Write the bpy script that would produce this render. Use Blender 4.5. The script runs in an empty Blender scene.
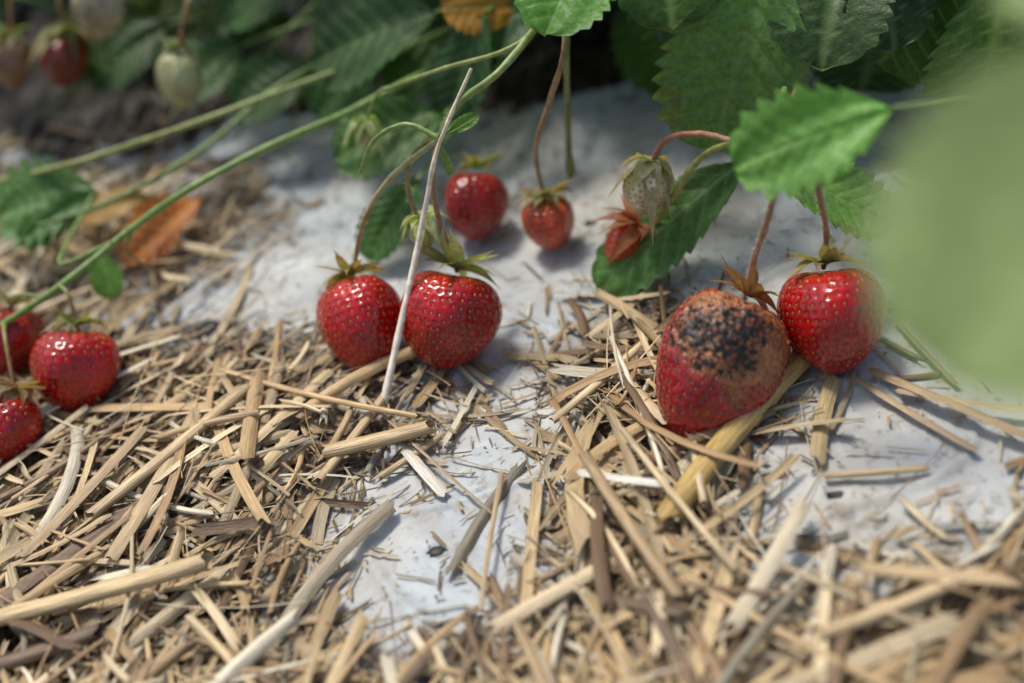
import bpy, math, random
import numpy as np
from mathutils import Vector, noise
S = 0.01                      # all modelling below is in centimetres
rng = np.random.default_rng(7)
random.seed(7)
scene = bpy.context.scene
col_root = scene.collection

# ------------------------------------------------------------------ helpers
def nrm(v):
    v = np.asarray(v, float)
    return v / (np.linalg.norm(v, axis=-1, keepdims=True) + 1e-12)

def sn(x, y, f, seed, n=7):
    r = np.random.default_rng(seed)
    out = np.zeros(np.broadcast(x, y).shape)
    for _ in range(n):
        a = r.uniform(0, 2*math.pi); k = f*r.uniform(.6, 1.7)
        out = out + np.sin((x*math.cos(a)+y*math.sin(a))*k + r.uniform(0, 6.28))
    return out/math.sqrt(n)

def G(x, y):
    x = np.asarray(x, float); y = np.asarray(y, float)
    return 8*np.tanh(0.2*x/8)

def ground_h(x, y):
    g = G(x, y) + .10*sn(x, y, .35, 3) + .035*sn(x, y, 1.3, 4)
    ex = np.clip((np.abs(x)-50)/18, 0, 1); ey = np.clip((np.abs(y-5)-50)/16, 0, 1)
    e = np.maximum(ex, ey); e = e*e*(3-2*e)
    return g*(1-e) + (-10.5)*e

def grid_faces(nu, nv, wrap=False):
    i = np.arange(nu-1)[:, None]; j = np.arange(nv if wrap else nv-1)[None, :]
    j2 = (j+1) % nv
    f = np.stack([i*nv+j, i*nv+j2, (i+1)*nv+j2, (i+1)*nv+j], -1)
    return f.reshape(-1, 4)

class MB:
    def __init__(s):
        s.V=[]; s.F=[]; s.C=[]; s.A=[]; s.M=[]; s.n=0
    def add(s, V, F, col=(.5,.5,.5), aux=(0,0,0), mat=0):
        V = np.asarray(V, float).reshape(-1, 3); N=len(V)
        C = np.broadcast_to(np.asarray(col, float).reshape(-1, 3), (N, 3))
        A = np.broadcast_to(np.asarray(aux, float).reshape(-1, 3), (N, 3))
        s.V.append(V); s.F.append(np.asarray(F)+s.n); s.C.append(C); s.A.append(A)
        s.M.append(np.full(len(F), mat)); s.n += N
    def build(s, name, mats, parent=None, origin=None):
        V = np.concatenate(s.V)*S; F = np.concatenate(s.F); C=np.concatenate(s.C); A=np.concatenate(s.A); M=np.concatenate(s.M)
        o = V.mean(0) if origin is None else np.asarray(origin, float)*S
        me = bpy.data.meshes.new(name)
        me.vertices.add(len(V)); me.vertices.foreach_set('co', (V-o).astype(np.float32).ravel())
        me.loops.add(F.size); me.loops.foreach_set('vertex_index', F.astype(np.int32).ravel())
        me.polygons.add(len(F)); me.polygons.foreach_set('loop_start', (np.arange(len(F))*4).astype(np.int32))
        me.polygons.foreach_set('material_index', M.astype(np.int32))
        me.polygons.foreach_set('use_smooth', np.ones(len(F), bool))
        me.update(calc_edges=True)
        a = me.attributes.new('Col', 'FLOAT_COLOR', 'POINT')
        a.data.foreach_set('color', np.concatenate([C, np.ones((len(C),1))],1).astype(np.float32).ravel())
        b = me.attributes.new('Aux', 'FLOAT_VECTOR', 'POINT')
        b.data.foreach_set('vector', A.astype(np.float32).ravel())
        for m in mats: me.materials.append(m)
        ob = bpy.data.objects.new(name, me); col_root.objects.link(ob)
        if parent is not None:
            ob.parent = parent; o = o-np.array(parent.location)
        ob.location = o
        return ob

def catmull(P, n):
    P = np.asarray(P, float); K=len(P)
    Q = np.vstack([2*P[0]-P[1], P, 2*P[-1]-P[-2]])
    out=[]
    for t in np.linspace(0, K-1, n):
        i=min(int(t), K-2); u=t-i; a,b,c,d=Q[i],Q[i+1],Q[i+2],Q[i+3]
        out.append(.5*((2*b)+(-a+c)*u+(2*a-5*b+4*c-d)*u*u+(-a+3*b-3*c+d)*u**3))
    return np.array(out)

def tube(mb, P, r0, r1, col0, col1=None, n=None, sides=8, mat=0, rr=None):
    P = np.asarray(P, float); n = n or (len(P)*7)
    C = catmull(P, n); T = nrm(np.gradient(C, axis=0))
    u = np.cross(T, [0.31, .2, .93]); u = nrm(u); w = np.cross(T, u)
    a = np.arange(sides)/sides*2*math.pi
    t = np.linspace(0, 1, n)
    r = r0+(r1-r0)*t
    r = r*(1+.07*np.sin(t*37+P[0][0]*3)+.05*np.sin(t*83+P[0][1]))
    V = C[:,None,:] + r[:,None,None]*(np.cos(a)[None,:,None]*u[:,None,:]+np.sin(a)[None,:,None]*w[:,None,:])
    c0=np.array(col0); c1=np.array(col1 if col1 is not None else col0)
    cc = c0+(c1-c0)*t[:,None]; cc = np.repeat(cc, sides, 0)
    aux = np.stack(np.broadcast_arrays(t[:,None]*n*.2, a[None,:]/6.28, 0*a[None,:]+P[0][0]), -1).reshape(-1,3)
    mb.add(V.reshape(-1,3), grid_faces(n, sides, True), cc, aux, mat)
    return C

def hairs(mb, C, r, count, seed, col=(.62,.60,.45), ln=.11):
    """fine stem hairs as slim blades"""
    q=np.random.default_rng(seed); i=q.integers(0,len(C)-1,count); t=q.uniform(0,1,(count,1))
    B=C[i]*(1-t)+C[i+1]*t; T=nrm(C[i+1]-C[i]); d=nrm(np.cross(T,q.normal(0,1,(count,3)))); s=nrm(np.cross(d,T))
    L=(ln*q.uniform(.5,1.2,count))[:,None]; w=.006
    V=np.stack([B+d*r*.9-s*w,B+d*r*.9+s*w,B+d*(r+L)+s*w*.3+T*L*.3,B+d*(r+L)-s*w*.3+T*L*.3],1)
    mb.add(V.reshape(-1,3),np.arange(count*4).reshape(-1,4),col)

# ------------------------------------------------------------------ materials
def newmat(name):
    m = bpy.data.materials.new(name); m.use_nodes=True
    nt=m.node_tree; nt.nodes.clear()
    out=nt.nodes.new('ShaderNodeOutputMaterial')
    return m, nt, out
def N(nt, t, **k):
    n=nt.nodes.new(t)
    for a,b in k.items(): setattr(n,a,b)
    return n
def attr(nt, nm): return N(nt,'ShaderNodeAttribute', attribute_name=nm)
def mapr(nt, src, a,b,c,d):
    n=N(nt,'ShaderNodeMapRange'); nt.links.new(src, n.inputs[0])
    for i,v in enumerate((a,b,c,d)): n.inputs[i+1].default_value=v
    return n.outputs[0]
def mixc(nt, fac, A, B, mode='MIX'):
    n=N(nt,'ShaderNodeMix', data_type='RGBA', blend_type=mode)
    for s_,v in ((n.inputs[0],fac),(n.inputs[6],A),(n.inputs[7],B)):
        if hasattr(v,'node'): nt.links.new(v,s_)
        elif isinstance(v,(int,float)): s_.default_value=v
        else: s_.default_value=(*v,1)
    return n.outputs[2]
def objnoise(nt, scale, detail=4, rough=.55, vec=None):
    n=N(nt,'ShaderNodeTexNoise'); n.inputs['Scale'].default_value=scale; n.inputs['Detail'].default_value=detail; n.inputs['Roughness'].default_value=rough
    if vec is None:
        tc=N(nt,'ShaderNodeTexCoord'); vec=tc.outputs['Object']
    nt.links.new(vec,n.inputs['Vector']); return n.outputs['Fac']
def bump(nt, h, strength, dist):
    b=N(nt,'ShaderNodeBump'); b.inputs['Strength'].default_value=strength; b.inputs['Distance'].default_value=dist
    nt.links.new(h,b.inputs['Height']); return b.outputs[0]

def mat_straw():
    m,nt,out=newmat('straw'); p=N(nt,'ShaderNodeBsdfPrincipled')
    c=attr(nt,'Col'); a=attr(nt,'Aux')
    mp=N(nt,'ShaderNodeMapping'); mp.inputs['Scale'].default_value=(.9,16,40); nt.links.new(a.outputs['Vector'],mp.inputs[0])
    f=objnoise(nt,1.0,2,.6,mp.outputs[0])
    k=mapr(nt,f,.25,.75,.45,1.38)
    c1=mixc(nt,1.0,c.outputs['Color'],k,'MULTIPLY')
    nt.links.new(c1,p.inputs['Base Color']); p.inputs['Roughness'].default_value=.40
    p.inputs['Specular IOR Level'].default_value=.5
    nt.links.new(bump(nt,f,.6,.0006),p.inputs['Normal'])
    nt.links.new(p.outputs[0],out.inputs[0]); return m

def mat_leaf():
    m,nt,out=newmat('strawberry_leaf'); p=N(nt,'ShaderNodeBsdfPrincipled'); tr=N(nt,'ShaderNodeBsdfTranslucent'); mx=N(nt,'ShaderNodeMixShader')
    c=attr(nt,'Col'); a=attr(nt,'Aux'); sx=N(nt,'ShaderNodeSeparateXYZ'); nt.links.new(a.outputs['Vector'],sx.inputs[0])
    no2=objnoise(nt,420,3,.65)
    c1=mixc(nt,1.0,c.outputs['Color'],mapr(nt,no2,.3,.7,.68,1.3),'MULTIPLY')
    c2=mixc(nt,.55,c1,(.30,.42,.16))
    c3=mixc(nt,mapr(nt,sx.outputs[0],0,1,0,.75),c1,c2)
    geo=N(nt,'ShaderNodeNewGeometry')
    c4=mixc(nt,geo.outputs['Backfacing'],c3,mixc(nt,.35,c3,(.2,.28,.14)))
    nt.links.new(c4,p.inputs['Base Color']); p.inputs['Roughness'].default_value=.42
    p.inputs['Specular IOR Level'].default_value=.35
    nt.links.new(bump(nt,no2,.5,.0008),p.inputs['Normal'])
    ct=mixc(nt,1.0,c3,(1.6,1.8,.55),'MULTIPLY'); nt.links.new(ct,tr.inputs[0])
    mx.inputs[0].default_value=.30
    nt.links.new(p.outputs[0],mx.inputs[1]); nt.links.new(tr.outputs[0],mx.inputs[2]); nt.links.new(mx.outputs[0],out.inputs[0])
    return m

def mat_stem():
    m,nt,out=newmat('strawberry_stem'); p=N(nt,'ShaderNodeBsdfPrincipled')
    c=attr(nt,'Col'); no=objnoise(nt,350,2)
    nt.links.new(mixc(nt,1.0,c.outputs['Color'],mapr(nt,no,.3,.7,.7,1.22),'MULTIPLY'),p.inputs['Base Color'])
    p.inputs['Roughness'].default_value=.42
    nt.links.new(p.outputs[0],out.inputs[0]); return m

def mat_berry():
    m,nt,out=newmat('strawberry_flesh'); p=N(nt,'ShaderNodeBsdfPrincipled')
    c=attr(nt,'Col'); a=attr(nt,'Aux'); sx=N(nt,'ShaderNodeSeparateXYZ'); nt.links.new(a.outputs['Vector'],sx.inputs[0])
    no=objnoise(nt,120,3)
    nt.links.new(mixc(nt,1.0,c.outputs['Color'],mapr(nt,no,.3,.7,.72,1.22),'MULTIPLY'),p.inputs['Base Color'])
    nt.links.new(mapr(nt,sx.outputs[0],0,1,.16,.85),p.inputs['Roughness'])
    nt.links.new(mapr(nt,sx.outputs[0],0,.5,.5,0),p.inputs['Coat Weight']); p.inputs['Coat Roughness'].default_value=.04
    nt.links.new(p.outputs[0],out.inputs[0]); return m

def mat_seed():
    m,nt,out=newmat('strawberry_seed'); p=N(nt,'ShaderNodeBsdfPrincipled')
    c=attr(nt,'Col'); nt.links.new(c.outputs['Color'],p.inputs['Base Color']); p.inputs['Roughness'].default_value=.5; p.inputs['Specular IOR Level'].default_value=.25
    nt.links.new(p.outputs[0],out.inputs[0]); return m

def mat_plastic():
    m,nt,out=newmat('mulch_film'); p=N(nt,'ShaderNodeBsdfPrincipled')
    a=attr(nt,'Aux'); sx=N(nt,'ShaderNodeSeparateXYZ'); nt.links.new(a.outputs['Vector'],sx.inputs[0])
    n1=objnoise(nt,14,3,.6); n2=objnoise(nt,45,4,.65); n3=objnoise(nt,260,2,.6)
    base=mixc(nt,mapr(nt,n1,.38,.62,0,1),(.45,.50,.52),(.53,.535,.50))
    base=mixc(nt,mapr(nt,n2,.46,.66,0,.6),base,(.38,.345,.285))
    base=mixc(nt,mapr(nt,n3,.56,.74,0,.65),base,(.20,.16,.11))
    ad=N(nt,'ShaderNodeMath',operation='ADD'); nt.links.new(sx.outputs[0],ad.inputs[0]); nt.links.new(mapr(nt,n2,.3,.7,-.35,.35),ad.inputs[1])
    dust=mixc(nt,mapr(nt,n3,.35,.65,0,1),(.13,.085,.05),(.36,.27,.17))
    c=mixc(nt,mapr(nt,ad.outputs[0],.3,.85,0,.9),base,dust)
    ad2=N(nt,'ShaderNodeMath',operation='ADD'); nt.links.new(sx.outputs[1],ad2.inputs[0]); nt.links.new(mapr(nt,n2,.3,.7,-.3,.3),ad2.inputs[1])
    c=mixc(nt,mapr(nt,ad2.outputs[0],.45,.6,0,1),c,mixc(nt,mapr(nt,n3,.3,.7,0,1),(.018,.012,.008),(.05,.034,.02)))
    c=mixc(nt,mapr(nt,sx.outputs[2],.4,.6,0,1),c,(.008,.008,.009))
    nt.links.new(c,p.inputs['Base Color'])
    nt.links.new(mapr(nt,n2,.3,.7,.38,.65),p.inputs['Roughness']); p.inputs['Specular IOR Level'].default_value=.45
    nt.links.new(bump(nt,n2,.30,.003),p.inputs['Normal'])
    nt.links.new(p.outputs[0],out.inputs[0]); return m

def mat_soil():
    m,nt,out=newmat('soil'); p=N(nt,'ShaderNodeBsdfPrincipled')
    n1=objnoise(nt,3,6); n2=objnoise(nt,60,6,.7)
    c=mixc(nt,mapr(nt,n2,.3,.7,0,1),(.045,.03,.02),(.13,.09,.06))
    c=mixc(nt,mapr(nt,n1,.45,.6,0,.6),c,(.2,.15,.09))
    nt.links.new(c,p.inputs['Base Color']); p.inputs['Roughness'].default_value=.95
    nt.links.new(bump(nt,n2,1,.02),p.inputs['Normal']); nt.links.new(p.outputs[0],out.inputs[0]); return m

M_straw,M_leaf,M_stem,M_berry,M_seed,M_film,M_soil = mat_straw(),mat_leaf(),mat_stem(),mat_berry(),mat_seed(),mat_plastic(),mat_soil()

# ------------------------------------------------------------------ straw cover map (world cm)
DX = np.array([-20,-16,-12,-8,-4,0,4,8,12,16,20.])
DY = np.array([-17,-14,-11,-8,-5,-2,1,4,7,10,13,16,19.])
DM = np.array([
 [1,1,1,1,1,1,1,1,.9,.8,.8],
 [1,1,1,1,.9,.8,1,.9,.8,.7,.5],
 [1,1,1,.65,.0,.3,1,.15,.35,.4,.3],
 [1,1,1,.7,.0,.10,1,.15,.0,.12,.2],
 [1,1,1,1,.35,.10,1,.4,.12,.05,.05],
 [1,1,1,.95,.7,.15,.9,.25,.05,0,0],
 [.9,.9,.75,.7,.2,.12,.45,.02,0,0,0],
 [.5,.35,.06,.05,0,.0,.04,.0,0,0,0],
 [.5,.6,.5,.05,0,0,0,0,0,0,0],
 [.6,.6,.55,.15,.0,0,0,0,0,0,0],
 [.5,.5,.3,.1,0,0,0,0,0,0,0],
 [.4,.3,.1,0,0,0,0,0,0,0,0],
 [.2,.1,0,0,0,0,0,0,0,0,0.]])
def dens(x,y):
    xi=np.clip((x-DX[0])/4,0,9.999); yi=np.clip((y-DY[0])/3,0,11.999)
    i=xi.astype(int); j=yi.astype(int); fx=xi-i; fy=yi-j
    return (DM[j,i]*(1-fx)+DM[j,i+1]*fx)*(1-fy)+(DM[j+1,i]*(1-fx)+DM[j+1,i+1]*fx)*fy

# ------------------------------------------------------------------ mulch film
def film():
    def axis(lo,a,b,hi,fine,coarse):
        return np.concatenate([np.arange(lo,a,coarse),np.arange(a,b,fine),np.arange(b,hi+coarse,coarse)])
    xs=axis(-72,-26,24,72,.15,1.5); ys=axis(-62,-18,20,72,.15,1.5)
    X,Y=np.meshgrid(xs,ys,indexing='ij')
    Z=ground_h(X,Y)
    wr=sn(X+1.2*sn(X,Y,.5,21),Y,.9,22,5)
    wr2=sn(X+.6*sn(X,Y,1.2,25),Y,2.1,26,5)
    wr3=sn(X+.5*sn(X,Y,1.7,27),Y,4.2,28,5)
    Z=Z+.15*np.exp(-(wr/.16)**2)+.06*np.exp(-(wr2/.16)**2)+.012*np.exp(-(wr3/.3)**2)+.012*sn(X,Y,3.0,23)
    soil=np.clip((Y+.02*X-15.0+1.0*sn(X,Y,.5,31)+.4*sn(X,Y,1.6,32))/2,0,1)*np.clip((44-Y)/3,0,1)
    Z=Z+soil*(.5+.25*sn(X,Y,1.5,33)+.15*sn(X,Y,4,34))
    D=dens(X,Y)
    tear=np.zeros_like(X)
    for (tx,ty,rx,ry) in ((-11.8,3.2,1.0,.6),(-2.3,-9.0,.28,.18),(3.0,6.3,.3,.2),(9.6,-8.9,.3,.15)):
        d=((X-tx)/rx)**2+((Y-ty)/ry)**2+.35*sn(X,Y,4,int(tx*10)+200)
        tear=np.maximum(tear,np.clip(1.5-d,0,1))
    Z=Z-.12*np.clip(tear,0,1)
    mb=MB(); V=np.stack([X,Y,Z],-1)
    mb.add(V,grid_faces(len(xs),len(ys)),(.5,.5,.5),np.stack([D,soil,tear],-1).reshape(-1,3))
    return mb.build('plastic_mulch_film',[M_film],origin=(0,0,0))
film()
mb=MB(); n=60; t=np.linspace(-1,1,n); ax=np.sign(t)*(np.abs(t)**4)*30000
X,Y=np.meshgrid(ax,ax,indexing='ij'); mb.add(np.stack([X,Y,-10+0*X],-1),grid_faces(n,n)); mb.build('ground',[M_soil],origin=(0,0,0))

# ------------------------------------------------------------------ straw
def straw_batch(mb,P0,P1,w,curv,roll,bend,col,closed=False,n=6,jag=.8,follow=True,lift=0):
    M=len(P0); s=np.linspace(0,1,n)
    T=nrm(P1-P0); L=np.linalg.norm(P1-P0,axis=1)
    side=nrm(np.cross(T,[0,0,1.])); up=np.cross(side,T)
    C=P0[:,None]+(P1-P0)[:,None]*s[None,:,None]
    arc=(4*s*(1-s))[None,:,None]
    C=C+side[:,None]*(bend[:,0]*L)[:,None,None]*arc+up[:,None]*(bend[:,1]*L)[:,None,None]*arc
    if follow:
        g=ground_h(C[...,0],C[...,1])+.12
        C[...,2]=np.maximum(C[...,2],g)
    k=8 if closed else 5
    cr,sr=np.cos(roll)[:,None],np.sin(roll)[:,None]
    a=side*cr+up*sr; b=-side*sr+up*cr
    if closed:
        th=np.arange(k)/k*2*math.pi; ua=np.cos(th)*.5; ub=np.sin(th)*.5*.75
        ub=np.broadcast_to(ub,(M,k))
    else:
        u=np.linspace(-1,1,k); ua=u*.5; ub=(1-u*u)[None]*curv[:,None]
    V=C[:,:,None,:]+a[:,None,None,:]*(ua[None,None,:,None]*w[:,None,None,None])+b[:,None,None,:]*((ub*w[:,None])[:,None,:,None])
    jg0=rng.uniform(-1,1,(M,k))*w[:,None]*jag; jg1=rng.uniform(-1,1,(M,k))*w[:,None]*jag
    V[:,0]+=T[:,None]*jg0[...,None]; V[:,-1]+=T[:,None]*jg1[...,None]
    aux=np.stack(np.broadcast_arrays((s[None,:]*L[:,None])[:,:,None],(np.arange(k)/k)[None,None,:]*w[:,None,None]*3,rng.uniform(0,50,(M,1,1))),-1)
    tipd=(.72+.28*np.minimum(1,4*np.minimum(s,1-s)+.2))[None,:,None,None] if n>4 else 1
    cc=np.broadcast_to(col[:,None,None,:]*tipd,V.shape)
    f=grid_faces(n,k,closed); F=(f[None]+(np.arange(M)*n*k)[:,None,None]).reshape(-1,4)
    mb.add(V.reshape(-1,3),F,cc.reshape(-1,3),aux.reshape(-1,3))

PAL=np.array([(.82,.60,.31),(.70,.48,.23),(.92,.73,.44),(.50,.32,.15),(.25,.15,.075),(.95,.85,.62),(.55,.43,.25),(.46,.40,.27)])
PW=np.array([.23,.2,.18,.13,.11,.09,.05,.03])
def scatter(mb,Nc,lo,hi,wlo,whi,hmax,dark=1.0,closed_frac=.12,pw=2.0,dpow=1.0,pitch=.06,thr=.3):
    x=rng.uniform(-29,24,Nc); y=rng.uniform(-22,19,Nc)
    keep=rng.uniform(0,1,Nc)<dens(x,y)**dpow
    x,y=x[keep],y[keep]; M=len(x); d=dens(x,y)
    L=lo+(hi-lo)*rng.uniform(0,1,M)**pw; w=wlo+(whi-wlo)*rng.uniform(0,1,M)**1.8
    th=rng.uniform(0,math.pi,M)
    pref=np.where(x<-3,math.radians(55),np.where(x<6,math.radians(110),math.radians(35)))
    use=rng.uniform(0,1,M)<.4; th=np.where(use,pref+rng.normal(0,.5,M),th)
    dx,dy=np.cos(th)*L/2,np.sin(th)*L/2
    h=.1+rng.uniform(0,1,M)**1.3*hmax*d
    pz=rng.normal(0,pitch,M)*L/2
    z0=ground_h(x-dx,y-dy)+h-pz; z1=ground_h(x+dx,y+dy)+h+pz
    P0=np.stack([x-dx,y-dy,z0],-1); P1=np.stack([x+dx,y+dy,z1],-1)
    ok=(dens(P0[:,0],P0[:,1])>thr*rng.uniform(0,1,M))&(dens(P1[:,0],P1[:,1])>thr*rng.uniform(0,1,M))
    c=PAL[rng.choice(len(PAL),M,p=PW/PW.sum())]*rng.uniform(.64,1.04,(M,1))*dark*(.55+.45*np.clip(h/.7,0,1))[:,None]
    b=np.stack([rng.normal(0,.04,M),rng.normal(0,.02,M)],-1)
    cl=(rng.uniform(0,1,M)<closed_frac)&(w<.4)
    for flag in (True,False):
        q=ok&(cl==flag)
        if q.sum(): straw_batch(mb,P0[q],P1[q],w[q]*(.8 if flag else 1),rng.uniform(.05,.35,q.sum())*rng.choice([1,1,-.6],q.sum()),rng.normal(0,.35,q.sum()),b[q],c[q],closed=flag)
mb=MB()
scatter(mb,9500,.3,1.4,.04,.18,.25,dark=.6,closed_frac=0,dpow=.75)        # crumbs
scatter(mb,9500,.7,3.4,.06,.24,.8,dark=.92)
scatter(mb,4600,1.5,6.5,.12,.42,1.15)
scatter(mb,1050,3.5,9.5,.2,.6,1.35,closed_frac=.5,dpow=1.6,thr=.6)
scatter(mb,4200,.8,5.5,.03,.09,1.3,closed_frac=0)
Nn=2600; x=rng.uniform(-24,20,Nn); y=rng.uniform(-16,15,Nn); th=rng.uniform(0,6.28,Nn); L=.08+rng.uniform(0,1,Nn)**5*1.6
P0=np.stack([x,y,ground_h(x,y)+.15],-1); x2=x+np.cos(th)*L; y2=y+np.sin(th)*L; P1=np.stack([x2,y2,ground_h(x2,y2)+.17],-1)
straw_batch(mb,P0,P1,rng.uniform(.03,.11,Nn),np.full(Nn,.1),rng.normal(0,.3,Nn),np.zeros((Nn,2)),PAL[rng.choice(8,Nn)]*rng.uniform(.3,1,(Nn,1)),n=3)
def one(a,b,w,col,h0=.6,h1=.6,closed=True,bend=(0.01,0.0),curv=.2,jag=.4,roll=.1):
    P0=np.array([[a[0],a[1],float(ground_h(a[0],a[1]))+h0]]); P1=np.array([[b[0],b[1],float(ground_h(b[0],b[1]))+h1]])
    straw_batch(mb,P0,P1,np.array([w]),np.array([curv]),np.array([roll]),np.array([bend]),np.array([col]),closed=closed,n=14,jag=jag)
one((-16.5,-10.9),(-9.2,-9.6),.62,(.78,.58,.30),1.3,1.5)
one((-16.5,-12.6),(-12.2,-11.6),.55,(.20,.13,.08),1.0,1.2)
one((4.5,-9.8),(9.5,-3.3),.85,(.60,.41,.14),.9,.5,closed=True,bend=(-.02,.0),jag=.6)
one((-3.8,-7.3),(-6.9,-11.8),.50,(.44,.36,.24),.45,.4,closed=False,bend=(.04,.02),curv=.25)
one((-6.2,-5.0),(-2.6,-4.4),.55,(.68,.49,.25),.8,.8)
one((2.0,-7.9),(4.6,-8.8),.34,(.88,.83,.72),1.4,1.3,closed=False,curv=.15)
one((10.9,-4.6),(13.7,-8.1),.3,(.52,.37,.2),.3,.3,closed=False)
one((11.4,-4.3),(15.9,-8.6),.42,(.50,.34,.18),.3,.4,closed=False,bend=(.02,.02))
one((12.0,-5.4),(16.5,-7.4),.28,(.66,.48,.27),.4,.5,closed=False)
one((12.6,-2.0),(13.8,-5.4),.2,(.40,.27,.15),.3,.3,closed=False)
one((9.3,-8.4),(12.2,-8.6),.24,(.70,.52,.3),.3,.3)
one((10.2,-4.5),(9.2,-7.8),.5,(.60,.45,.22),.35,.3,closed=False,bend=(.03,0),curv=.12)
one((-3.5,-4.9),(-2.1,-7.0),.42,(.88,.82,.68),.4,.3,closed=False)
one((-5.0,-2.6),(-.6,-8.0),.12,(.45,.33,.2),.8,.2,closed=False)
one((-.3,-6.6),(-.9,-11.9),.16,(.58,.43,.25),.5,.6,closed=False)
one((2.2,-7.2),(4.6,-13.0),.42,(.48,.33,.17),1.4,1.3,closed=True)
one((3.4,-6.4),(6.2,-12.4),.22,(.72,.56,.32),1.4,1.4)
one((-13.6,-6.9),(-9.2,-1.9),.45,(.72,.53,.28),1.2,1.2)
one((-12.5,-8.9),(-10.8,-2.4),.5,(.66,.48,.26),1.2,1.1,closed=False)
one((-15.5,-8.2),(-12.6,-3.0),.42,(.58,.41,.22),1.2,1.1,closed=False)
one((-9.8,-5.9),(-6.4,-1.2),.4,(.80,.60,.34),1.1,.9,closed=False)
one((-6.3,-6.2),(-4.1,-2.0),.35,(.70,.51,.28),.7,.6)
one((1.3,-5.0),(4.8,-1.4),.3,(.80,.63,.37),.9,.7)
one((2.6,-.8),(4.9,1.4),.28,(.78,.60,.37),.5,.4,closed=False)
one((5.9,-14.0),(8.4,-9.9),.5,(.78,.66,.46),1.1,1.0,closed=False)
one((8.0,-14.6),(12.5,-13.0),.45,(.72,.54,.3),1.1,1.0)
one((9.5,-12.6),(15.5,-13.9),.42,(.70,.51,.28),1.2,1.0,closed=False)
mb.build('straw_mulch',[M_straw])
mb=MB()
P=[(-4.35,-2.7,-.35),(-3.9,-1.3,1.2),(-3.3,.3,3.3),(-2.9,1.1,5.0),(-2.4,1.5,7.2),(-1.3,2.2,9.7)]
tube(mb,P,.14,.06,(1.0,.93,.76),(.95,.80,.58),n=40,sides=7)
mb.build('dry_straw_stalk',[M_stem])

# ------------------------------------------------------------------ leaves
def leaf(mb,base,tip,normal,width,col,teeth=10,cup=.18,curl=.12,hi=False,seed=0,pleat=.05,tooth=.15,und=.02,mat=0,brown=0):
    base=np.array(base,float); tip=np.array(tip,float); L=np.linalg.norm(tip-base)
    T=(tip-base)/L; Nn=np.array(normal,float); Nn=nrm(Nn-T*np.dot(Nn,T)); Sd=np.cross(T,Nn)
    nr,nc=(teeth*12+1,45) if hi else (teeth*4+1,13)
    s=np.linspace(0,1,nr)[:,None]; t=np.linspace(-1,1,nc)[None,:]
    shape=(np.clip(s,1e-4,1)**.66)*(np.clip(1-s,0,1)**.42); shape=shape/.475
    w=width/2*shape
    e=(s*teeth)%1; e=np.where(e<.72,e/.72,(1-e)/.28)
    at=np.abs(t)
    x=t*w*(1-.08+tooth*e*at**5)
    y=s*L+.4*L/teeth*e*at**6*(1-s)
    nv=8
    q=(s-.24*at*shape)*nv+.3
    dq=np.abs(q-np.round(q))
    vein=np.exp(-(dq/.07)**2)*(1-.5*at)
    mid=np.exp(-(at*shape/.04)**2); vein=np.maximum(vein,mid)
    z=pleat*L*.2*np.sqrt(np.abs(np.sin(math.pi*q)))*shape + cup*np.abs(x) - curl*L*(s-.35)**2*1.6 - .03*mid
    r=np.random.default_rng(seed+11)
    ph=r.uniform(0,6.28,4)
    z=z+und*L*np.sin(s*5+ph[0]+t*2)*at+und*.7*L*np.sin(s*11+ph[1])*at**2+.01*L*np.sin(t*7+ph[2]+s*4)
    V=base+T*y[...,None]+Sd*x[...,None]+Nn*z[...,None]
    c=np.array(col)*(1+.15*np.sin(s*4+ph[3])[...,None])*np.ones((nr,nc,1))
    if brown:
        k=np.clip((at**3*.6+s**3*.6+.35*np.sin(s*9+ph[0])*np.sin(t*6+ph[1])-.65)*2.5,0,1)[...,None]*brown
        c=c*(1-k)+np.array((.22,.11,.04))*k
    aux=np.stack(np.broadcast_arrays(vein,t+0*s,s+0*t),-1)
    mb.add(V.reshape(-1,3),grid_faces(nr,nc),c.reshape(-1,3),aux.reshape(-1,3),mat)

LG=(.050,.115,.020); DG=(.027,.070,.015)  # background foliage greens, lowered so the plants' shading is in the colour

def trifol(mb,sm,p,up,heading,size,col,seed):
    r=random.Random(seed); p=np.array(p,float); up=nrm(up); h=np.array(heading,float); h=nrm(h-up*np.dot(h,up)); sd=np.cross(h,up)
    for k,a in enumerate((0,1.75,-1.75)):
        d=h*math.cos(a)+sd*math.sin(a); a2=p+d*.25
        n=nrm(up+.25*d+np.array([r.uniform(-.25,.25) for _ in range(3)]))
        sz=size*(1.05 if k==0 else .92)*r.uniform(.9,1.08)
        dd=nrm(d+up*r.uniform(-.35,.1))
        c=np.array(col)*r.uniform(.8,1.2)
        leaf(mb,a2,a2+dd*sz,n,sz*.86,c,seed=seed*3+k,cup=.2,curl=r.uniform(.1,.3),teeth=9,brown=1 if r.random()<.15 else 0)

def empty(name,loc):
    e=bpy.data.objects.new(name,None); e.location=np.array(loc)*S; e.empty_display_size=.02; col_root.objects.link(e); return e

def free_space(p,c=17.0):      # keep the picking side of the row open, foliage stays over the crowns
    return p[1] > c-1.555*p[2]

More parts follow.
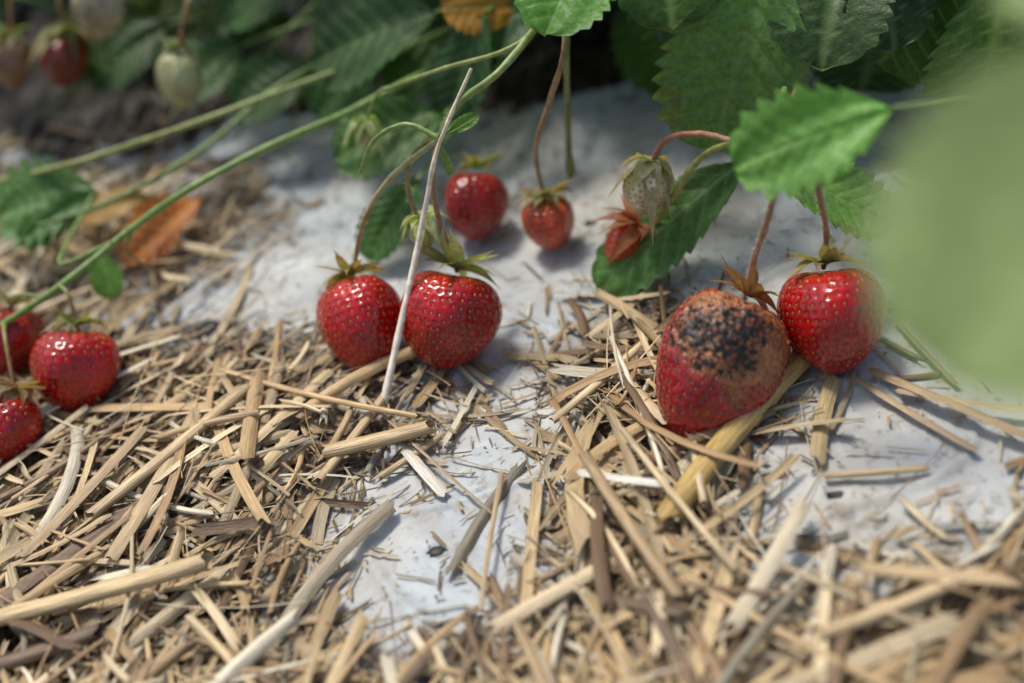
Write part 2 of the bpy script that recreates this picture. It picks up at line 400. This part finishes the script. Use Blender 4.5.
def plant(crown,seed,nleaf,extra=None,hmin=4,hmax=17,spread=16,c=17.5,sz=(3.2,5.2)):
    r=random.Random(seed); cr=np.array(crown,float); cr[2]=float(ground_h(cr[0],cr[1]))+.3
    par=empty('strawberry_plant',cr); lb=MB(); sb=MB()
    for k in range(7):
        a=r.uniform(0,6.28); tube(sb,[cr+np.array([math.cos(a)*.5,math.sin(a)*.5,-.3]),cr+np.array([math.cos(a)*.9,math.sin(a)*.9,1.8])],.5,.22,(.12,.07,.035),(.14,.17,.05))
    k=0; tries=0
    while k<nleaf and tries<nleaf*30:
        tries+=1
        a=r.uniform(0,6.28); R=spread*math.sqrt(r.uniform(.02,1)); h=r.uniform(hmin,hmax)*(1-.35*R/spread)
        p=cr+np.array([math.cos(a)*R,math.sin(a)*R,h])
        if not free_space(p+np.array([0,-2.0,-1.5]),c): continue
        midp=cr+(p-cr)*np.array([.45,.45,.62])+np.array([r.uniform(-1,1),r.uniform(-1,1),1.2])
        g=np.array(r.choice([(.13,.22,.05),(.17,.27,.07),(.10,.19,.04),(.20,.20,.07)]))
        tube(sb,[cr+np.array([0,0,.5]),midp,p],.17,.11,g,g*1.1,n=16)
        c_=r.choice([DG,DG,LG,LG,(.04,.10,.02),(.08,.17,.03)])
        if r.random()<.05: c_=(.30,.15,.03)
        out=np.array([math.cos(a),math.sin(a),-.25])
        trifol(lb,sb,p,np.array([math.cos(a)*.35,math.sin(a)*.35-.15,1]),out+np.array([r.uniform(-.6,.6),r.uniform(-.6,.6),0]),r.uniform(*sz),c_,seed*100+k)
        k+=1
    if extra: extra(lb,sb)
    lb.build('leaves',[M_leaf],par); sb.build('stems',[M_stem],par)
    return par

SG=(.22,.33,.09); SR=(.36,.14,.07); SY=(.34,.36,.12)
hub=(-2.4,2.0,7.2)
def main_extra(lb,sb):
    C=tube(sb,[(-5.7,2.15,1.2),(-5.1,2.0,3.8),(-4.1,2.3,5.4),hub],.085,.11,(.40,.22,.12),(.36,.42,.17)); hairs(sb,C,.1,260,1)
    C=tube(sb,[(-1.9,1.2,2.2),(-2.5,1.35,4.5),(-2.65,1.7,5.9),hub],.08,.10,(.42,.17,.10),(.42,.30,.16)); hairs(sb,C,.09,260,2)
    C=tube(sb,[(-3.1,1.8,3.7),(-3.5,2.2,4.7),(-3.45,2.3,6.0),(-2.9,2.2,6.9),hub],.08,.10,(.44,.20,.12),SG); hairs(sb,C,.09,200,3)
    tube(sb,[(-5.2,2.9,5.2),(-4.6,2.8,6.6),(-3.5,2.5,7.4),hub],.07,.10,SG,SG)
    C=tube(sb,[hub,(-1.7,1.9,8.6),(-.4,2.2,9.6),(.9,4.1,10.3),(2.0,7,10.6),(3,14,9.5),(4,22,2)],.11,.15,SG,SY,n=50); hairs(sb,C[:18],.12,260,4)
    tube(sb,[(-5.5,7.4,4.0),(-4.9,7.2,5.6),(-4.2,6.8,6.2),(-2.5,5.6,7.6),(.3,4.9,9.1),(2.0,7.2,10.3)],.06,.09,SG,SY,n=40)
    tube(sb,[(1.2,5.5,2.1),(.86,5.3,4.5),(1.33,5.4,6.5),(1.77,4.9,8.9),(1.9,8,10.3),(3.6,20,2)],.08,.12,(.38,.20,.11),(.3,.24,.09),n=40)
    tube(sb,[(2.1,6.7,3.4),(2.0,7.0,5.5),(1.9,6.2,8),(2.0,8,10.2)],.12,.10,(.22,.2,.08),SG,n=25)
    leaf(lb,(2.1,6.8,3.6),(2.2,6.3,2.5),(0,-1,.3),.35,(.2,.2,.08))
    leaf(lb,(-2.2,2.1,7.3),(-1.1,2.3,7.9),(.2,-.6,.8),.5,(.12,.25,.05))
    leaf(lb,(-2.4,2.0,7.0),(-2.0,1.6,6.0),(.2,-.8,.5),.3,(.2,.28,.1))
    tube(sb,[(-21,.6,-1.6),(-19.4,1.2,-1.0),(-16.4,2.4,.5),(-14,4.4,1.6),(-11.7,5.2,2.9),(-9,6.8,3.6),(-6.1,8.6,4.0),(-3.1,11,4.4),(0,15,4),(3.5,21,2)],.13,.16,(.20,.32,.07),(.20,.31,.08),n=70)
    tube(sb,[(-22,10.7,-1),(-17.9,9.2,1),(-15.9,9.5,1.5),(-11.9,9.9,2.8),(-7.8,11.5,3.6),(-4,13.4,4),(0,17,4),(3.5,21,2)],.12,.15,SY,SG,n=60)
    tube(sb,[(-22,8.6,-2),(-18.5,7.6,-.6),(-15.4,8.2,.3),(-12.5,10.4,1.0),(-9,13.4,2.5),(-4,17,3),(2,21,2)],.09,.13,(.17,.26,.07),SG,n=60)
    tube(sb,[(-16.6,8.7,.1),(-17.0,6.5,-.2),(-16.6,3.6,.6),(-14.6,3.9,1.4)],.07,.09,SG,SG,n=30)
    tube(sb,[(-15.6,1.1,-.5),(-15.9,1.8,.6),(-16.4,2.4,.6)],.07,.09,SR,SG)
    tube(sb,[(-17.3,-1.6,-.9),(-17.8,0,.2),(-18.4,1.5,-.5)],.07,.09,SR,SG)
    tube(sb,[(-13.7,6.4,-2.4),(-14.5,5,0),(-14,4.4,1.5)],.06,.08,(.3,.12,.06),SG)
    tube(sb,[(-18.6,2.6,-.9),(-18,2.5,0),(-17,2.2,.2)],.06,.08,(.3,.12,.06),SG)
    leaf(lb,(-2.6,9.2,3.4),(-7.0,8.6,2.0),(-.1,-.5,.9),3.2,(.055,.14,.028),seed=5,hi=True)
    leaf(lb,(-3.6,7.2,1.8),(-5.6,5.0,-.2),(-.2,-.5,.8),2.0,(.06,.15,.03),seed=6,hi=True)
    leaf(lb,(-3.0,12.0,6.2),(-8.2,12.8,3.8),(-.1,-.5,.85),4.2,(.04,.10,.025),seed=7,hi=True)
    leaf(lb,(-1.0,11,6.8),(-2.6,9.2,3.2),(-.4,-.8,.5),2.4,(.035,.09,.028),seed=8,hi=True)
    leaf(lb,(1.3,12,6.8),(-1.8,10.9,5.6),(.0,-.6,.8),2.6,(.05,.13,.035),seed=9,hi=True)
    leaf(lb,(.3,12.0,6.6),(-2.6,11.0,7.0),(0,-.7,.7),2.2,(.45,.22,.03),seed=10,hi=True)
    leaf(lb,(2.9,6.0,12.8),(1.0,2.6,10.9),(-.1,-.45,.9),3.1,(.13,.32,.05),seed=12,hi=True,cup=.1)
    tube(sb,[(2.9,6.0,12.8),(3.2,12,11),(4,22,2)],.1,.15,SG,SY,n=20)
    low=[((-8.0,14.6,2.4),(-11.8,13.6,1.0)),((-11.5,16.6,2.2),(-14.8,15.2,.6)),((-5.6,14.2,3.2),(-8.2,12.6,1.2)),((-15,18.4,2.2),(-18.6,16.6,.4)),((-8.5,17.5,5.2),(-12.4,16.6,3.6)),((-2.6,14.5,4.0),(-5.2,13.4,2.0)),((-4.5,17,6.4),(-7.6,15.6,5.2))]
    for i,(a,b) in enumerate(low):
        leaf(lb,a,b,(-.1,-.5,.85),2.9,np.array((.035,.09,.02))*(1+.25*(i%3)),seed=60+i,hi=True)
    for q in ((-2.6,9.2,3.4),(-3.0,12.0,6.2),(-1.0,11,6.8),(1.3,12,6.8),(-3.6,7.2,1.8),(.3,12.0,6.6))+tuple(a for a,b in low):
        q=np.array(q,float); e=np.array((3.8,22,2.)); tube(sb,[q,q*.55+e*.45+np.array([0,0,1.2]),e],.08,.14,SG,SG,n=16)
    for k in range(26):
        r=random.Random(900+k)
        a=np.array((-23+r.uniform(0,19),13+r.uniform(0,8),0.)); a[2]=float(ground_h(a[0],a[1]))+r.uniform(0,4)
        e=np.array((2+r.uniform(-9,3),20+r.uniform(0,4),3.+r.uniform(0,5)))
        m=(a+e)/2+np.array((r.uniform(-2.5,2.5),r.uniform(-1.5,1.5),r.uniform(-1,4)))
        if not free_space(m,19): m[1]=19.5-1.555*m[2]
        g=np.array(r.choice([SG,SY,(.10,.18,.04),(.14,.25,.06),(.22,.14,.06)]))*.8; tube(sb,[a,m,e],.06,.14,g,g,n=20)
plant((4,23,0),1,30,main_extra)

def right_extra(lb,sb):
    C=tube(sb,[(7.5,-2.4,4.2),(7.6,-2.4,5.8),(7.76,-2.7,7.5),(7.95,-2.3,8.9),(8.6,.5,8.8),(10,6,7.5),(12,19,3)],.10,.13,(.46,.23,.15),(.14,.14,.06),n=50); hairs(sb,C[:28],.1,330,5)
    C=tube(sb,[(10.0,-1.7,4.7),(9.85,-1.8,6.2),(9.3,-2.2,8.0),(8.9,-1.6,9.2),(8.8,.6,8.8)],.09,.11,(.38,.15,.09),(.34,.21,.11),n=30); hairs(sb,C,.1,260,6)
    C=tube(sb,[(4.9,3.0,2.6),(5.6,1.9,5.2),(6.2,1.7,6.6),(7.04,.8,7.9),(8.2,.8,8.6),(9.2,4,8)],.12,.13,(.38,.36,.11),SG,n=40); hairs(sb,C,.12,260,7)
    C=tube(sb,[(4.7,2.6,5.5),(5.1,2.6,6.7),(6.1,1.8,7.5),(7.0,.8,7.9)],.10,.11,(.46,.14,.10),(.38,.22,.12),n=25); hairs(sb,C,.1,200,8)
    leaf(lb,(8.3,5.3,11.8),(6.9,3.7,5.4),(-.25,-.85,.5),5.0,(.15,.29,.08),seed=21,hi=True,cup=.14,curl=.1,teeth=11,pleat=.10,brown=.5)
    tube(sb,[(8.3,5.3,11.8),(8.8,8,12.5),(12,19,4)],.1,.15,SG,SY,n=20)
    leaf(lb,(10.4,-4.0,12.2),(6.2,-4.0,10.3),(.1,-.62,.8),2.5,(.17,.38,.08),seed=22,hi=True,teeth=8,tooth=.34)
    tube(sb,[(10.4,-4.0,12.2),(13.5,-4.2,12.6),(20,-2,9),(24,-1,3)],.07,.12,(.16,.26,.07),SG,n=20)
    leaf(lb,(7.9,3.4,5.3),(2.8,1.6,1.2),(-.45,-.6,.75),2.7,(.09,.20,.05),seed=23,hi=True,cup=-.12,curl=.15)
    leaf(lb,(8.9,1.2,6.4),(12.4,-.4,5.5),(.1,-.45,.9),2.4,(.12,.25,.05),seed=24,hi=True,brown=.5)
    tube(sb,[(7.9,3.4,5.3),(9.5,8,7),(12,19,3)],.09,.14,SG,SY,n=20)
    tube(sb,[(8.9,1.2,6.4),(9.6,6,7),(12,19,3)],.09,.14,(.15,.22,.06),SY,n=20)
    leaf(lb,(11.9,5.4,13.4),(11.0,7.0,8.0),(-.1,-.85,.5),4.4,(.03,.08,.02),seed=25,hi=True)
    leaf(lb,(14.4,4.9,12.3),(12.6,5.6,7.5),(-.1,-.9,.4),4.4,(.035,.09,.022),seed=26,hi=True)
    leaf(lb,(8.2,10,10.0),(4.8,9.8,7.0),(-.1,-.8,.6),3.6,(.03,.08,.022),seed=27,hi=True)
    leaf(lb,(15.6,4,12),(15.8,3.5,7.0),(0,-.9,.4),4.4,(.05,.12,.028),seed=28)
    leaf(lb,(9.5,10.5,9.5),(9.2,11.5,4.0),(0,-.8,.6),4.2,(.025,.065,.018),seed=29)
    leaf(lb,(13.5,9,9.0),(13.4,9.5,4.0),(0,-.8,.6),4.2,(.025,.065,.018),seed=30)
    for q in ((11.9,5.4,13.4),(14.4,4.9,12.3),(8.2,10,10.0),(15.6,4,12),(9.5,10.5,9.5),(13.5,9,9.0)):
        q=np.array(q,float); e=np.array((12.5,19,4.)); tube(sb,[q,(q+e)/2+np.array([0,0,2.5]),e],.08,.14,SG,SG,n=16)
plant((12.5,20,0),2,20,right_extra,spread=14)

def side_extra(lb,sb):
    # tall leaves arching over the path side, close to the viewer
    o=np.array((.3,0,.5))
    K=(.24,.32,.13)
    leaf(lb,o+(10.3,-18.5,22.3),o+(5.9,-22.8,19.4),(-.35,-.5,.8),5.4,K,seed=31,cup=.12,teeth=9,pleat=.015)
    leaf(lb,o+(10.6,-18.2,22.7),o+(9.2,-14.5,22.0),(-.1,-.6,.8),4.6,K,seed=32,teeth=9,pleat=.015)
    leaf(lb,o+(10.8,-18.6,22.4),o+(10.2,-22.3,18.5),(-.3,-.7,.6),4.4,(.16,.25,.08),seed=33,teeth=9,pleat=.015)
    tube(sb,[o+(10.4,-18.5,22.5),(16,-14,19),(23,-5,6)],.12,.18,SG,SY,n=24)
plant((24,-4,0),3,0,side_extra)
plant((-17,24,0),4,34,hmin=1.5,hmax=11,spread=15,c=19.3,sz=(2.2,3.8))
plant((-42,30,0),5,10)
plant((34,22,0),6,10)

mb=MB(); leaf(mb,(-12.7,9.9,-.9),(-15.6,7.2,-2.2),(-.3,-.5,.8),2.2,(.55,.19,.05),seed=41,cup=.4,hi=True,und=.06)
leaf(mb,(-14.6,9.6,-.8),(-18.0,9.8,-1.8),(.1,-.4,.8),1.6,(.40,.24,.09),seed=42,cup=.3,und=.06)
mb.build('dead_leaf',[M_leaf])
mb=MB(); leaf(mb,(-16.5,8.8,.1),(-20.6,8.4,-.6),(0,-.5,.85),3.1,(.10,.22,.06),seed=43,hi=True,teeth=7,tooth=.42)
leaf(mb,(-16.5,8.8,.1),(-19.4,6.9,-1.0),(0,-.6,.75),1.4,(.08,.19,.04),seed=44,teeth=6,tooth=.3)
leaf(mb,(-15.5,4.8,.2),(-15.0,3.6,-1.0),(0,-.7,.6),1.2,(.12,.26,.05),seed=45)
mb.build('runner_leaf',[M_leaf])

# ------------------------------------------------------------------ strawberries
def frame(axis):
    z=-nrm(axis); x=nrm(np.cross([0.,1,.1],z)); y=np.cross(z,x); return x,y,z

def calyx(mb,o,fr,Rr,nsep,ln,wd,rise,cols,seed,mat=2,spread=.9):
    r=random.Random(seed); X,Y,Z=fr
    for k in range(nsep):
        a=(k+r.uniform(-.3,.3))*2*math.pi/nsep; outer=k%2
        d=X*math.cos(a)+Y*math.sin(a); sd=np.cross(Z,d)
        l=ln*r.uniform(.7,1.2)*(1 if outer else .85); w=wd*r.uniform(.75,1.15)
        rs=rise+r.uniform(-.55,.65)
        n=12; s=np.linspace(0,1,n)
        rad=.08+l*(s*spread-.10*s*s*max(rs,0)); zz=.08*outer+.10+.10*np.sin(s*3.1)-.22*(s*l/max(Rr,.3))**2*.6+ rs*l*s**1.6
        tw=r.uniform(-.6,.6)
        C=o+d*rad[:,None]+Z*zz[:,None]+sd*(r.uniform(-.3,.3)*l*s**2)[:,None]
        wv=w*np.sin(np.clip(s*.83+.17,0,1)*math.pi)**.8*(1-s**3)*.5+.008
        t=np.linspace(-1,1,5)
        V=C[:,None]+sd[None,None]*(t[None,:,None]*wv[:,None,None])*math.cos(tw)+Z[None,None]*((.35*np.abs(t)[None,:]+math.sin(tw)*t[None,:])*wv[:,None])[...,None]
        c0,c1=np.array(cols[0]),np.array(cols[1]); k1=r.uniform(.2,1)
        c=c0+(c1-c0)*(np.clip(s*1.3-.2,0,1)[:,None]*k1); c=c*r.uniform(.8,1.2)
        c=np.repeat(c,5,0)
        aux=np.stack(np.broadcast_arrays(np.exp(-(t/.2)**2)[None,:]*.5,t[None,:],s[:,None]),-1).reshape(-1,3)
        mb.add(V.reshape(-1,3),grid_faces(n,5),c,aux,mat)

def strawberry(name,top,tip,width,seed,nu=110,nth=180,sep=(11,1.2,.42,.35),sepcol=((.24,.29,.10),(.46,.22,.13)),pe=(.42,.60),flat=1.0,lump=.055,pitch=.32,colfn=None,seedcol=(.58,.22,.05),lift=.015,dimd=.17):
    top=np.array(top,float); tip=np.array(tip,float); ax=tip-top; L=np.linalg.norm(ax); X,Y,Z=frame(ax)
    R=width/2; r=np.random.default_rng(seed); ph=r.uniform(0,6.28,6)
    ps=np.linspace(0,math.pi,nu); v=(1-np.cos(ps))/2; v[0]=2e-4; v[-1]=1-2e-4
    a,b=pe; pk=a/(a+b); nf=(pk**a)*((1-pk)**b)
    f=lambda v:(v**a)*((1-v)**b)/nf
    def surf(v,th):
        rr=R*f(v)
        m=1+lump*np.cos(2*th+ph[0])+lump*.7*np.cos(3*th+ph[1]+2*v)+lump*.5*np.sin(5*th+ph[2]+5*v)
        rr=rr*m
        z=-L*v-.07*L*np.exp(-(f(v)/.45)**2)*(v<.3)*1.0+.05*L*np.cos(2*th+ph[3])*(1-v)*f(v)*lump*6
        return np.stack([rr*np.cos(th),rr*np.sin(th)*flat,z],-1)
    V2,TH=np.meshgrid(v,np.arange(nth)/nth*2*math.pi,indexing='ij')
    P=surf(V2,TH)
    eps=1e-3
    du=surf(np.clip(V2+eps,1e-4,1-1e-4),TH)-surf(np.clip(V2-eps,1e-4,1-1e-4),TH); dt=surf(V2,TH+eps)-surf(V2,TH-eps)
    Nn=nrm(np.cross(dt,du))
    sgn=np.sign((Nn*(P-np.array([0,0,-L*.45]))).sum(-1,keepdims=True)); Nn=Nn*np.where(sgn==0,1,sgn)
    vv=np.linspace(.001,.999,600); pr=surf(vv,0*vv); arc=np.concatenate([[0],np.cumsum(np.linalg.norm(np.diff(pr,axis=0),axis=1))])
    seeds=[]; row=0
    for s_ in np.arange(pitch*.9,arc[-1]-pitch*.2,pitch*.86):
        v0=np.interp(s_,arc,vv); rr=R*f(v0); k=max(3,int(round(2*math.pi*rr/pitch)))
        for j in range(k):
            seeds.append((np.clip(v0+r.normal(0,.010),.003,.997),(j+.5*(row%2)+r.normal(0,.11))/k*2*math.pi+.07*row))
        row+=1
    sv=np.array(seeds); SP=surf(sv[:,0],sv[:,1])
    flatP=P.reshape(-1,3); dist=np.empty(len(flatP))
    for i in range(0,len(flatP),4000):
        dd=((flatP[i:i+4000,None,:]-SP[None])**2).sum(-1); dist[i:i+4000]=np.sqrt(dd.min(1))
    dist=dist.reshape(V2.shape)
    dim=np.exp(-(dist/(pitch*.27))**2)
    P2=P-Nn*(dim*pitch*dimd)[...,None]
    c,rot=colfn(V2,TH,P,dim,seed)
    if rot.max()>0:
        bmp=np.array([noise.noise(Vector(p)*2.2)*1.3+.5*noise.noise(Vector(p)*8) for p in flatP]).reshape(V2.shape)
        P2=P2+Nn*((bmp*.08-.16)*np.clip(rot*1.4,0,1))[...,None]
    mb=MB(); M=np.stack([X,Y,Z])
    W=lambda q: top+q@M
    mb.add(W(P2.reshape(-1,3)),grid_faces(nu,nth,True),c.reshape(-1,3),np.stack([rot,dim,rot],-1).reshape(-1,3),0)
    rs=colfn(sv[:,0],sv[:,1],SP,np.zeros(len(sv)),seed)[1]
    du=nrm(surf(sv[:,0]+eps,sv[:,1])-surf(sv[:,0]-eps,sv[:,1])); dt=nrm(surf(sv[:,0],sv[:,1]+eps)-surf(sv[:,0],sv[:,1]-eps)); ns=nrm(np.cross(dt,du))
    sg=np.sign((ns*(SP-np.array([0,0,-L*.45]))).sum(-1,keepdims=True)); ns=ns*sg
    lat=np.linspace(.15,math.pi-.15,5); lon=np.arange(6)/6*2*math.pi
    LA,LO=np.meshgrid(lat,lon,indexing='ij')
    el=np.stack([np.cos(LA),np.sin(LA)*np.cos(LO),np.sin(LA)*np.sin(LO)],-1).reshape(-1,3)
    k=pitch/.36
    sc=np.array([.068,.038,.032])*k
    keep=rs<.45
    for i in np.nonzero(keep)[0]:
        o=SP[i]-ns[i]*pitch*(dimd-.04)
        q=o+el[:,0:1]*sc[0]*du[i]*-1+el[:,1:2]*sc[1]*dt[i]+el[:,2:3]*sc[2]*ns[i]
        mb.add(W(q),grid_faces(5,6,True),np.array(seedcol)*r.uniform(.5,1.3)*np.array((1,r.uniform(.6,1.4),1)),(0,0,0),1)
    if sep: calyx(mb,top+(-lift*L-.02)*Z,(X,Y,Z),R,sep[0],sep[1],sep[2],sep[3],sepcol,seed)
    return mb.build(name,[M_berry,M_seed,M_leaf])

def red(v,th,P,dim,seed,base=(.52,.004,.007),top=(.60,.05,.02)):
    r=np.random.default_rng(seed+5); ph=r.uniform(0,6.28,2)
    k=np.clip(1-v/.16,0,1)[...,None]*.6
    c=np.array(base)*(1-k)+np.array(top)*k
    m=.86+.16*np.sin(2*th+ph[0]+3*v)[...,None]+.06*np.sin(5*th+ph[1]-6*v)[...,None]
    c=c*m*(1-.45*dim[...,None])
    return c,np.zeros(v.shape)
def tint(base,top):
    return lambda v,th,P,dim,seed: red(v,th,P,dim,seed,base,top)
orange=tint((.66,.08,.02),(.70,.32,.08)); dark=tint((.38,.004,.007),(.42,.01,.01))

GT=np.array((7.5,-2.6,4.3)); GP=np.array((5.3,-6.3,1.2))
def rotten(v,th,P,dim,seed):
    X,Y,Z=frame(GP-GT); M=np.stack([X,Y,Z])
    c,_=red(v,th,P,dim,seed,(.44,.008,.014),(.50,.06,.03))
    Wp=GT+P@M
    q=Wp.reshape(-1,3)
    nz=np.array([noise.noise(Vector(p)*1.1)*.9+noise.noise(Vector(p)*3.5)*.35 for p in q]).reshape(v.shape)
    d=np.linalg.norm((Wp-np.array((6.95,-4.45,4.15)))*np.array((.9,1,.95)),axis=-1)+nz*.5
    rot=np.clip((2.08-d)/.35,0,1)
    fine=np.array([noise.noise(Vector(p)*5.5)+.9*noise.noise(Vector(p)*13) for p in q]).reshape(v.shape)
    d2=np.linalg.norm((Wp-np.array((6.35,-4.75,4.4)))*np.array((.8,1,.95)),axis=-1)+nz*.35
    mold=np.clip((1.75-d2)/1.0,0,1)
    blk=np.clip((fine+mold*1.12-.60)*4,0,1)*np.clip(mold*3,0,1)
    tan=np.array((.56,.23,.09)); brn=np.array((.27,.09,.035))
    k=np.clip(.5+fine*.5+nz*.6,0,1)[...,None]
    body=tan*k+brn*(1-k)
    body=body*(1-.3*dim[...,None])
    ring=np.clip(1-np.abs(rot-.4)/.4,0,1)[...,None]*.6
    body=body*(1-ring)+np.array((.24,.03,.02))*ring
    rr=rot[...,None]
    c=c*(1-rr)+body*rr
    c=c*(1-blk[...,None])+np.array((.018,.014,.011))*blk[...,None]
    return c,rot*.5

strawberry('strawberry',(-5.75,1.75,1.5),(-4.85,-.95,-.65),3.05,11,sep=(13,1.5,.5,.1),colfn=red,sepcol=((.34,.30,.13),(.50,.22,.14)))
strawberry('strawberry',(-1.95,.95,2.5),(-2.55,-1.25,-.15),3.45,12,sep=(16,2.0,.52,.2),colfn=red,sepcol=((.38,.40,.20),(.52,.32,.20)))
strawberry('strawberry',(-1.35,7.3,2.2),(-1.5,5.6,.1),2.4,13,colfn=dark,sep=(10,1.1,.4,.2))
strawberry('unripe_strawberry',(1.2,5.4,2.3),(1.6,4.7,.4),1.9,14,colfn=orange,sep=(14,1.5,.42,0),sepcol=((.34,.28,.13),(.46,.18,.10)),pitch=.27)
strawberry('unripe_strawberry',(4.4,2.9,2.9),(3.5,2.8,1.4),1.4,15,colfn=orange,sep=(12,1.6,.6,-.1),sepcol=((.60,.14,.06),(.45,.08,.03)),pitch=.27)
strawberry('unripe_strawberry',(4.7,2.6,5.75),(4.5,2.1,4.0),1.75,16,colfn=tint((.72,.60,.36),(.62,.60,.34)),sep=(12,1.7,.6,-.7),sepcol=((.64,.56,.32),(.58,.34,.22)),pitch=.22,seedcol=(.4,.25,.1))
strawberry('rotten_strawberry',GT,GP,4.15,17,colfn=rotten,sep=(14,1.5,.45,.05),sepcol=((.40,.20,.11),(.30,.08,.05)),pe=(.36,.62),lump=.055,flat=.95,nu=150,nth=230,pitch=.30,seedcol=(.55,.20,.08),dimd=.18)
strawberry('strawberry',(10.0,-1.9,5.0),(10.4,-4.1,2.25),3.55,18,colfn=red,sep=(15,1.8,.5,.15),sepcol=((.36,.33,.15),(.50,.22,.14)))
strawberry('strawberry',(-15.6,1.1,-.25),(-15.8,-1.0,-2.7),3.3,19,colfn=red,sep=(11,1.4,.45,.15))
strawberry('strawberry',(-17.3,-1.6,-.8),(-18.2,-3.2,-2.9),2.6,20,colfn=red,sep=(13,1.8,.6,-.3),sepcol=((.44,.28,.17),(.44,.18,.13)))
strawberry('strawberry',(-18.5,2.8,-.7),(-18.9,1.2,-2.8),2.6,21,colfn=dark,sep=(10,1.1,.4,.1),nu=70,nth=100)
strawberry('unripe_strawberry',(-13.6,13.7,3.7),(-13.6,13.1,1.2),2.0,22,colfn=tint((.58,.60,.28),(.50,.56,.24)),sep=(10,1.0,.4,-.1),nu=70,nth=100,pitch=.3,sepcol=((.16,.22,.07),(.3,.12,.08)))
strawberry('strawberry',(-19.2,17,2.6),(-19.5,16.2,.3),2.2,23,colfn=tint((.22,.02,.012),(.25,.1,.03)),sep=(12,1.9,.7,-.4),nu=60,nth=80)
strawberry('unripe_strawberry',(-21.6,17,2.4),(-21.8,16.2,.2),2.0,24,colfn=tint((.30,.16,.08),(.3,.22,.1)),sep=(10,1.2,.5,-.1),nu=60,nth=80)
strawberry('unripe_strawberry',(-16.6,14.6,6.2),(-16.7,14.0,3.9),2.1,25,colfn=tint((.38,.34,.20),(.32,.36,.18)),sep=(10,1,.4,-.1),nu=60,nth=80)
strawberry('unripe_strawberry',(-3.1,1.8,3.95),(-2.95,1.5,3.0),1.0,26,colfn=tint((.58,.60,.26),(.45,.5,.22)),sep=(12,1.2,.5,-.4),nu=50,nth=70,pitch=.2,sepcol=((.66,.70,.34),(.5,.42,.22)),seedcol=(.4,.35,.12))
strawberry('unripe_strawberry',(-5.5,7.4,4.2),(-5.45,7.2,3.3),.8,27,colfn=tint((.45,.50,.2),(.4,.48,.2)),sep=(11,1.2,.45,-.35),nu=40,nth=60,pitch=.2,sepcol=((.42,.50,.2),(.4,.4,.2)))
mb=MB()
tube(mb,[(-13.6,13.7,3.5),(-13.2,13.9,4.8),(-13.0,15,5.6),(-14,20,5),(-17,24,0)],.09,.14,SR,SG,n=24)
tube(mb,[(-19.2,17,2.5),(-19,18,4),(-17,24,0)],.08,.12,SR,SG,n=20)
tube(mb,[(-21.6,17,2.3),(-21,19,4),(-17,24,0)],.08,.12,SR,SG,n=20)
tube(mb,[(-16.6,14.6,6.1),(-16.6,15.5,7.2),(-17,20,7),(-17,24,0)],.08,.12,SR,SG,n=20)
mb.build('strawberry_runner',[M_stem])

# ------------------------------------------------------------------ light, camera
w=bpy.data.worlds.new('World'); scene.world=w; w.use_nodes=True
nt=w.node_tree; bg=nt.nodes['Background']; sky=nt.nodes.new('ShaderNodeTexSky'); sky.sky_type='NISHITA'; sky.sun_disc=False
d=nrm(np.array([-.38,.36,.85]))     # towards the sun
el=math.asin(d[2]); az=math.atan2(d[0],d[1])
sky.sun_elevation=el; sky.sun_rotation=az; sky.air_density=1.0; sky.dust_density=3.0
nt.links.new(sky.outputs[0],bg.inputs[0]); bg.inputs[1].default_value=.13
sl=bpy.data.lights.new('sun','SUN'); sl.energy=2.5; sl.angle=math.radians(11); sl.color=(1,.95,.87)
so=bpy.data.objects.new('sun',sl); so.rotation_euler=Vector(d).to_track_quat('Z','Y').to_euler(); so.location=(0,0,3); col_root.objects.link(so)

cam=bpy.data.cameras.new('camera'); co=bpy.data.objects.new('camera',cam); col_root.objects.link(co)
co.location=(0,-.372,.335); co.rotation_euler=(math.radians(48),0,0)
cam.lens=50; cam.sensor_width=36; cam.clip_start=.01; cam.clip_end=1000
cam.dof.use_dof=True; cam.dof.focus_distance=.462; cam.dof.aperture_fstop=3.6
scene.camera=co
scene.view_settings.view_transform='Standard'; scene.view_settings.look='None'; scene.view_settings.exposure=0
